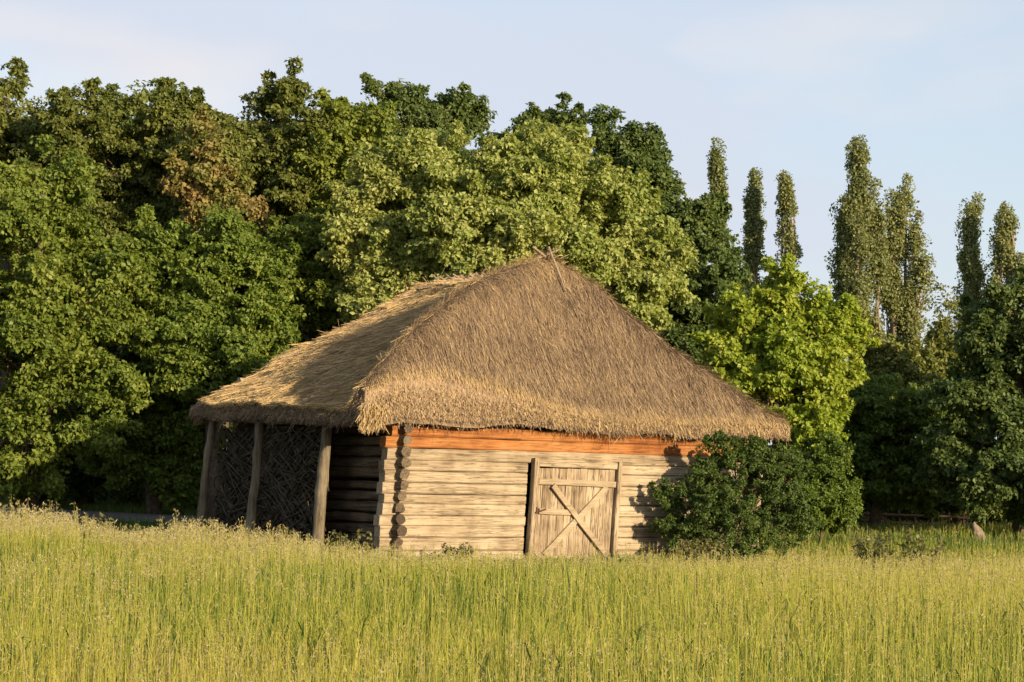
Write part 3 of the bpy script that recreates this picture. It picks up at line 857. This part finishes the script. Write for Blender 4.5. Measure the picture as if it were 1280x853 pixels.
    # trees just outside the frame on the right; their shade falls across the right-hand thicket
    tree('shade_tree', 'tall broad tree casting its shade from beyond the right edge', 'tree', 2130, 50,
         [(2130, 330, 110, 120, 0), (2100, 430, 120, 120, 0), (2190, 430, 130, 120, 0), (2140, 540, 140, 90, 0)], 'dark', nclump=260, per=90, size=0.22, clump=0.7)
    # shrubs
    tree('shrub', 'dense dark green shrub hiding the right end of the log wall', 'shrub', 915, 45.1,
         [(915, 615, 60, 55, 0), (870, 640, 45, 50, -0.2), (960, 610, 45, 50, 0), (905, 665, 75, 40, -0.3), (975, 650, 42, 45, 0.1), (850, 665, 34, 30, -0.2), (930, 580, 34, 28, 0.2), (895, 600, 30, 34, 0), (985, 600, 30, 40, 0.1)],
         'shrub', size=0.060, nclump=270, per=105, clump=0.22, trunk_r=0.04, depth=0.7, twigs=80, spread=0.9, shoot=0.8)
    tree('shrub', 'lighter green shrub in the sun behind the dark one', 'shrub', 1025, 52,
         [(1025, 600, 38, 45, 0), (1000, 625, 40, 40, 0), (1045, 635, 30, 30, 0)], 'beech', size=0.09, nclump=170, per=110, clump=0.3, trunk_r=0.04)
    # poplars
    P = poplar
    P('slim poplar leftmost of the row, top above the dark tree', 897, 112, 184, 15, 330, -2, n=130, stems=3)
    P('slender dark poplar standing left of the reddish-trunked one', 946, 116, 219, 16, 400, -2, n=170, stems=3)
    P('slender poplar with reddish bare trunk showing through its left side', 981, 114, 213, 16, 370, 2, n=130, stems=4, bare=0.45)
    P('tallest and fullest poplar with a broad spindle crown', 1076, 108, 162, 35, 475, -2, n=430, stems=6)
    P('second tallest poplar close on the right of the tallest one', 1130, 110, 215, 31, 490, 3, n=350, stems=6)
    P('pale poplar with a blunt top left of the pair at the edge', 1214, 122, 252, 24, 450, 2, n=230, stems=4)
    P('poplar with split pale top near the right edge', 1258, 120, 258, 24, 450, 2, n=230, stems=5)

def weed(label, px, Y, h, r, n=26, spikes=0):
    b = at(px, 600, Y)
    base = np.array((b[0], Y, float(ground_z(b[0], Y))))
    root = empty('weed', base)
    tag(root, label, 'weed', 'weeds in the meadow')
    g, st = Geo(), Geo()
    for k in range(n):
        p0 = np.array((rng.uniform(-r, r) * 0.6, rng.uniform(-r, r) * 0.4, -0.02))
        p1 = np.array((p0[0] * 1.5 + rng.normal(0, .06), p0[1] * 1.5, h * rng.uniform(0.6, 1.0)))
        pts = wobble(p0, p1, 5, 0.012)
        tube(st, pts, np.linspace(0.007, 0.003, 5), 4, cap=False)
        t = rng.uniform(0.25, 1.0, 12)
        c = p0 + (p1 - p0) * t[:, None]
        leaves(g, c, np.full(12, 0.05), np.tile(np.array((0, -0.3, 0.6)), (12, 1)), 3, 0.07, spread=0.9)
    g.build('leaves', LM['weed'], root)
    st.build('stems', M_STICK, root)

def make_weeds():
    weed('dark leafy weed patch in the meadow below the small fence', 1120, 36, 0.85, 0.75, 40)
    weed('leafy dark weed at the foot of the log wall left of door', 572, 41.9, 0.34, 0.3, 12)
    weed('tall weed growing beside the near corner of the log wall', 440, 39.0, 0.70, 0.35, 16)
    weed('weed patch in shade before the outermost porch post', 150, 37, 0.9, 0.6, 26)
    weed('bushy weed at the foot of the dark shrub', 880, 42.4, 0.6, 0.5, 22)

def make_fence():
    b = at(1085, 655, 66)
    x0, x1 = at(1085, 650, 66)[0], at(1205, 650, 66)[0]
    zb = float(ground_z(x0, 66))
    root = empty('fence', (x0, 66, zb))
    tag(root, 'low weathered rail fence with reddish posts below the forked tree', 'fence')
    n = 7
    for k in range(n):
        g = Geo()
        x = (x1 - x0) * k / (n - 1)
        tube(g, wobble((x, 0, -0.2), (x + rng.normal(0, .02), 0, 0.48 + rng.uniform(-.05, .05)), 4, 0.008), 0.04, 6, jit=0.05)
        g.build('post', M_ORANGE_OLD, root)
    for z in (0.20, 0.40):
        g = Geo()
        tube(g, wobble((-0.15, -0.06, z + 0.04), (x1 - x0 + 0.2, -0.06, z - 0.05), 9, 0.01), 0.035, 6)
        g.build('rail', M_ORANGE_OLD, root)

def make_stone():
    c = at(1226, 672, 55)
    zb = float(ground_z(c[0], 55))
    g = Geo()
    nn, mm = 12, 9
    th = np.linspace(0, 2 * np.pi, nn, endpoint=False)
    prof = [(1.0, -0.3), (1.05, 0.0), (1.0, 0.25), (0.92, 0.5), (0.85, 0.75), (0.72, 0.95), (0.5, 1.08), (0.2, 1.14)]
    V = []
    for r_, z in prof:
        for t in th:
            k = 1 + 0.07 * math.sin(2 * t + 1) + rng.normal(0, 0.035)
            V.append((math.cos(t) * r_ * 0.15 * k - z * 0.11, math.sin(t) * r_ * 0.13 * k, z * 0.38 * (1 + 0.06 * math.sin(2 * t)) + math.cos(t) * -0.04 * z))
    V.append((-0.13, 0, 0.435))
    i = np.arange(len(prof) - 1)[:, None] * nn; j = np.arange(nn)[None, :]
    g.add(V, np.stack([i + j, i + (j + 1) % nn, i + nn + (j + 1) % nn, i + nn + j], -1).reshape(-1, 4))
    k = (len(prof) - 1) * nn
    g.F.append(np.array([[k + a, k + (a + 1) % nn, len(V) - 1] for a in range(nn)])); g.M.append(np.zeros(nn, np.int32))
    o = g.build('standing_stone', M_STONE, smooth=True, loc=(c[0], 55, zb))
    tag(o, 'leaning tan stone standing at the meadow edge under the dark tree', 'stone')

# ------------------------------------------------------------------ grass
def in_barn(x, y, pad=0.0):
    dx, dy = x - BARN[0], y - BARN[1]
    u = dx * cphi + dy * sphi; v = -dx * sphi + dy * cphi
    return (u > -0.4 - pad) & (u < W + 0.3 + pad) & (v > -0.22 - pad) & (v < DEPTH + pad)

def strands(g, x, y, h, w, tint, bend, z=None):
    n = len(x)
    z0 = ground_z(x, y) - 0.02
    a = rng.uniform(0, 2 * np.pi, n)
    d = np.stack([np.cos(a), np.sin(a), 0 * a], -1)
    f = rng.uniform(-0.9, 0.9, n)                       # blades face roughly across the view or anywhere
    s = np.stack([np.cos(f), np.sin(f), 0 * f], -1) * (w / 2)[:, None]
    P0 = np.stack([x, y, z0], -1)
    P1 = P0 + np.stack([0 * h, 0 * h, h * 0.5], -1) + d * (bend * h * 0.22)[:, None]
    P2 = P0 + np.stack([0 * h, 0 * h, h * (0.86)], -1) + d * (bend * h * 0.6)[:, None]
    P3 = P0 + np.stack([0 * h, 0 * h, h * (1.0 - 0.25 * bend)], -1) + d * (bend * h * 1.15)[:, None]
    V = np.stack([P0 - s, P0 + s, P1 + s * 0.9, P1 - s * 0.9, P2 + s * 0.6, P2 - s * 0.6, P3], 1)
    b = np.arange(n)[:, None] * 7
    Q = np.concatenate([b + np.array([0, 1, 2, 3]), b + np.array([3, 2, 4, 5])])
    T3 = b + np.array([5, 4, 6])
    m = g.n
    g.add(V.reshape(-1, 3), Q, np.repeat(tint, 7))
    g.F.append(T3 + m); g.M.append(np.zeros(n, np.int32))

def field_points(n, y0, y1, p, wide=0.33):
    """more points near the camera: density falls off as distance**-p"""
    t = rng.uniform(0, 1, n)
    e = 2 - p
    y = (y0 ** e + (y1 ** e - y0 ** e) * t) ** (1 / e)
    x = rng.uniform(-wide, wide, n) * y
    return x, y

def tall(x, y):
    px = 640 + 2880 * x / y
    h = 0.68 + 0.13 * noise2(x, y, 2.2, 0) + 0.08 * noise2(x, y, 0.7, 3)
    # it stands tall before the porch and gets shorter towards the barn's door
    left = 1 - sstep(100, 520, px)
    lim = 1.36 - (y / 2880) * (86 - 31 * left + 12 * np.exp(-((px - 165) / 55) ** 2))
    h = np.minimum(h + 0.35 * left * sstep(22, 34, y), lim + 0.06 * noise2(x, y, 1.2, 6))
    h = np.where(y > 44, 0.30 + 0.05 * noise2(x, y, 1.3, 2), h)
    return np.clip(h, 0.12, 1.3)

def make_grass():
    g = Geo()
    x, y = field_points(250000, 6.2, 66, 1.25)
    px = 640 + 2880 * x / y
    ok = ~in_barn(x, y, 0.02) & ~((y > 42.5) & (px < 500)) & ~((y > 47) & (px < 900))
    # thin, wind-blown gaps
    ok &= rng.uniform(0, 1, len(x)) < 0.75 + 0.35 * noise2(x, y, 1.1, 5)
    x, y = x[ok], y[ok]
    n = len(x)
    h = tall(x, y) * rng.uniform(0.40, 1.0, n) ** 0.85 * (1 + 0.28 * (rng.uniform(0, 1, n) < 0.08))
    w = 0.0042 * (y / 10) ** 0.62 * rng.uniform(0.6, 1.4, n)
    tint = 0.46 + 0.13 * noise2(x, y, 2.9, 1) + 0.13 * noise2(x, y * 0.6, 6.5, 3) + 0.07 * noise2(x, y, 0.8, 4) + 0.13 * rng.standard_normal(n)
    tint = np.where(rng.uniform(0, 1, n) < 0.06, 0.72, tint)
    # greener lawn further back on the right
    tint = tint - 0.14 * sstep(44, 50, y)
    strands(g, x, y, h, w, tint, (np.abs(rng.normal(0.12, 0.22, n)) + 0.5 * np.clip(noise2(x, y, 1.5, 6) - 0.35, 0, 1)).clip(0, 0.9))
    # broad low leaves of herbs among the blades
    x, y = field_points(16000, 6.5, 50, 1.2)
    px = 640 + 2880 * x / y
    ok = ~in_barn(x, y, 0.1) & ~((y > 42.5) & (px < 900)) & (noise2(x, y, 1.3, 4) > -0.1)
    x, y = x[ok], y[ok]; n = len(x)
    strands(g, x, y, tall(x, y) * rng.uniform(0.55, 1.0, n), 0.016 * (y / 12) ** 0.4 * rng.uniform(0.6, 1.4, n), 0.22 + 0.12 * rng.standard_normal(n), rng.uniform(0.2, 0.9, n))
    # flowering stems with feathery panicles
    x, y = field_points(30000, 7.0, 64, 0.9)
    px = 640 + 2880 * x / y
    ok = ~in_barn(x, y, 0.05) & ~((y > 42.0) & (px < 500)) & ~((y > 47) & (px < 900))
    dens = 0.46 + 0.40 * noise2(x, y, 1.7, 2) + 0.14 * sstep(12, 30, y) + 0.7 * (1 - sstep(300, 520, px)) * sstep(24, 30, y)
    dens = dens * (1 - 0.8 * sstep(44, 50, y))
    ok &= rng.uniform(0, 1, len(x)) < dens
    x, y = x[ok], y[ok]
    n = len(x)
    h = tall(x, y) * rng.uniform(0.95, 1.28, n)
    sw = 0.0028 * (y / 10) ** 0.55 * np.ones(n)
    h = h + 0.15 * (1 - sstep(330, 560, px[ok])) * sstep(28, 32, y) * (1 - 0.8 * np.exp(-((px[ok] - 165) / 50) ** 2)) * rng.uniform(0, 1.3, n) ** 2
    big = 1 + 0.7 * (1 - sstep(330, 560, px[ok])) * sstep(28, 32, y)
    red = noise2(x, y, 1.9, 5) + 0.3 * rng.standard_normal(n)
    tone = np.where(red > 0.35, 0.86, 0.96) + 0.05 * rng.standard_normal(n)
    z0 = ground_z(x, y)
    a = rng.uniform(0, 6.28, n); b = np.abs(rng.normal(0, 0.08, n))
    d = np.stack([np.cos(a), np.sin(a), 0 * a], -1)
    P0 = np.stack([x, y, z0], -1); up = np.array((0, 0, 1.0))
    TP = P0 + up * h[:, None] + d * (b * h)[:, None]
    s = np.array((1.0, 0, 0)) * (sw / 2)[:, None]
    g.add(np.stack([P0 - s, P0 + s, TP + s * 0.6, TP - s * 0.6], 1).reshape(-1, 3), np.arange(n * 4).reshape(-1, 4), np.repeat(np.clip(tone - 0.33, 0.45, 0.7), 4))
    k = 12
    ci = np.repeat(np.arange(n), k)
    m = n * k
    t = rng.uniform(0.0, 1.0, m)
    ph = (0.10 + 0.09 * rng.uniform(0, 1, n))[ci]
    ax = TP[ci] - up * (ph * t)[:, None] - d[ci] * (b[ci] * ph * t)[:, None]
    th = rng.uniform(0, 6.28, m)
    sp = (0.006 + 0.020 * np.sin(np.pi * np.clip(t * .9 + .08, 0, 1))) * (y[ci] / 20) ** 0.2 * rng.uniform(0.4, 1.3, m) * big[ci]
    o = np.stack([np.cos(th), np.sin(th), rng.uniform(-0.3, 0.9, m)], -1)
    C = ax + o * sp[:, None]
    L_ = rng.uniform(0.006, 0.013, m) * (y[ci] / 14) ** 0.55 * big[ci]
    dr = unit(np.stack([np.cos(th) * 0.5, np.sin(th) * 0.5, rng.uniform(-0.8, 1.0, m)], -1))
    sd = unit(np.cross(dr, rng.standard_normal((m, 3)))) * (L_ * 0.22)[:, None]
    dr = dr * L_[:, None]
    g.add(np.stack([C - dr, C + sd, C + dr, C - sd], 1).reshape(-1, 3), np.arange(m * 4).reshape(-1, 4), np.repeat(tone[ci] + 0.04 * rng.standard_normal(m), 4))
    o = g.build('meadow_grass', M_GRASS, tint=True)
    tag(o, 'tall yellow green meadow grass with pale seed heads', 'grass', kind='stuff')
    # short grass in the barn's shade behind the porch
    g = Geo()
    n = 60000
    x = rng.uniform(-24, 3, n); y = rng.uniform(44, 62, n)
    pc = 58.0 - 4.5 * ((x + 26) / 30) + 0.7 * np.sin((x + 26) / 30 * 7)
    ok = ~in_barn(x, y, 0.0) & (np.abs(y - pc) > 0.95 + 0.12 * noise2(x, y, .6, 1))
    x, y = x[ok], y[ok]; n = len(x)
    strands(g, x, y, rng.uniform(0.06, 0.18, n) + 0.10 * np.clip(noise2(x, y, 1.4, 2), 0, 1), np.full(n, 0.014), rng.uniform(0, 1, n), rng.uniform(0.05, 0.4, n))
    tag(g.build('short_grass', M_LAWN, tint=True), 'short dark green grass along the shaded path behind the porch', 'grass', kind='stuff')

# ------------------------------------------------------------------ light
SUN_AZ, SUN_EL = R(43.5), R(13.4)          # azimuth measured from straight behind the camera towards its right
def make_light():
    to_sun = Vector((math.sin(SUN_AZ) * math.cos(SUN_EL), -math.cos(SUN_AZ) * math.cos(SUN_EL), math.sin(SUN_EL)))
    ld = bpy.data.lights.new('sun', 'SUN')
    ld.energy = 5.0; ld.angle = R(0.5); ld.color = (1.0, 0.80, 0.53)
    lo = bpy.data.objects.new('sun', ld); COL.objects.link(lo)
    lo.rotation_euler = to_sun.to_track_quat('Z', 'Y').to_euler()
    lo.location = to_sun * 200
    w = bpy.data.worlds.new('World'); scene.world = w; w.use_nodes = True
    nt = w.node_tree; N, L = nt.nodes, nt.links
    for n in list(N):
        N.remove(n)
    out = N.new('ShaderNodeOutputWorld'); bg = N.new('ShaderNodeBackground'); sky = N.new('ShaderNodeTexSky')
    sky.sky_type = 'NISHITA'; sky.sun_disc = False
    sky.sun_elevation = SUN_EL
    sky.sun_rotation = math.atan2(to_sun.x, to_sun.y)
    sky.air_density = 1.0; sky.dust_density = 1.2; sky.ozone_density = 1.5
    tc = N.new('ShaderNodeTexCoord'); mp = N.new('ShaderNodeMapping')
    mp.inputs['Scale'].default_value = (1.0, 1.0, 3.2)
    L.new(tc.outputs['Generated'], mp.inputs[0])
    nz = noise_node(N, L, 3.2, mp.outputs[0], 5, 0.5)
    r = ramp(N, [(0.34, (0.42, 0.42, 0.42)), (0.60, (1.0, 1.0, 1.0))])
    L.new(nz.outputs[0], r.inputs[0])
    # the haze and thin cloud lie low; overhead the sky is clear
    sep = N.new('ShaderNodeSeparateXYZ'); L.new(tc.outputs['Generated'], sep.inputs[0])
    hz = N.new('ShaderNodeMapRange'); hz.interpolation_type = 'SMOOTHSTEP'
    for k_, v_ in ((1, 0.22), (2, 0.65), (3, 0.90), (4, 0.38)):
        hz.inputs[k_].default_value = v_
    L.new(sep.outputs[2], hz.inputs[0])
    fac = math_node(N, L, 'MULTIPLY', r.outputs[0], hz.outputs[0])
    n2 = noise_node(N, L, 5.5, mp.outputs[0], 3, 0.5)
    r2 = ramp(N, [(0.50, (0, 0, 0)), (0.68, (1, 1, 1))])
    L.new(n2.outputs[0], r2.inputs[0])
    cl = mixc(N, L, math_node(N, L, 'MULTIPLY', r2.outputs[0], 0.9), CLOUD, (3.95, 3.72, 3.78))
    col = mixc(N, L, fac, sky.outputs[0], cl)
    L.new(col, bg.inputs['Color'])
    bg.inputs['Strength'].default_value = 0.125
    L.new(bg.outputs[0], out.inputs[0])

CLOUD = (3.2, 3.38, 3.88)
M_ORANGE_OLD = wood_mat('reddish_fence_wood', [(0.25, (0.05, 0.032, 0.022)), (0.5, (0.12, 0.075, 0.05)), (0.8, (0.20, 0.13, 0.09))], 2)

make_ground()
make_barn()
make_trees()
make_weeds()
make_fence()
make_stone()
make_grass()
make_light()

scene.view_settings.view_transform = 'Standard'
scene.view_settings.look = 'None'
scene.view_settings.exposure = 0.80
scene.view_settings.gamma = 1.0
scene.view_settings.use_curve_mapping = False
scene.cycles.max_bounces = 6
scene.cycles.diffuse_bounces = 3
scene.cycles.transmission_bounces = 4
scene.cycles.transparent_max_bounces = 4
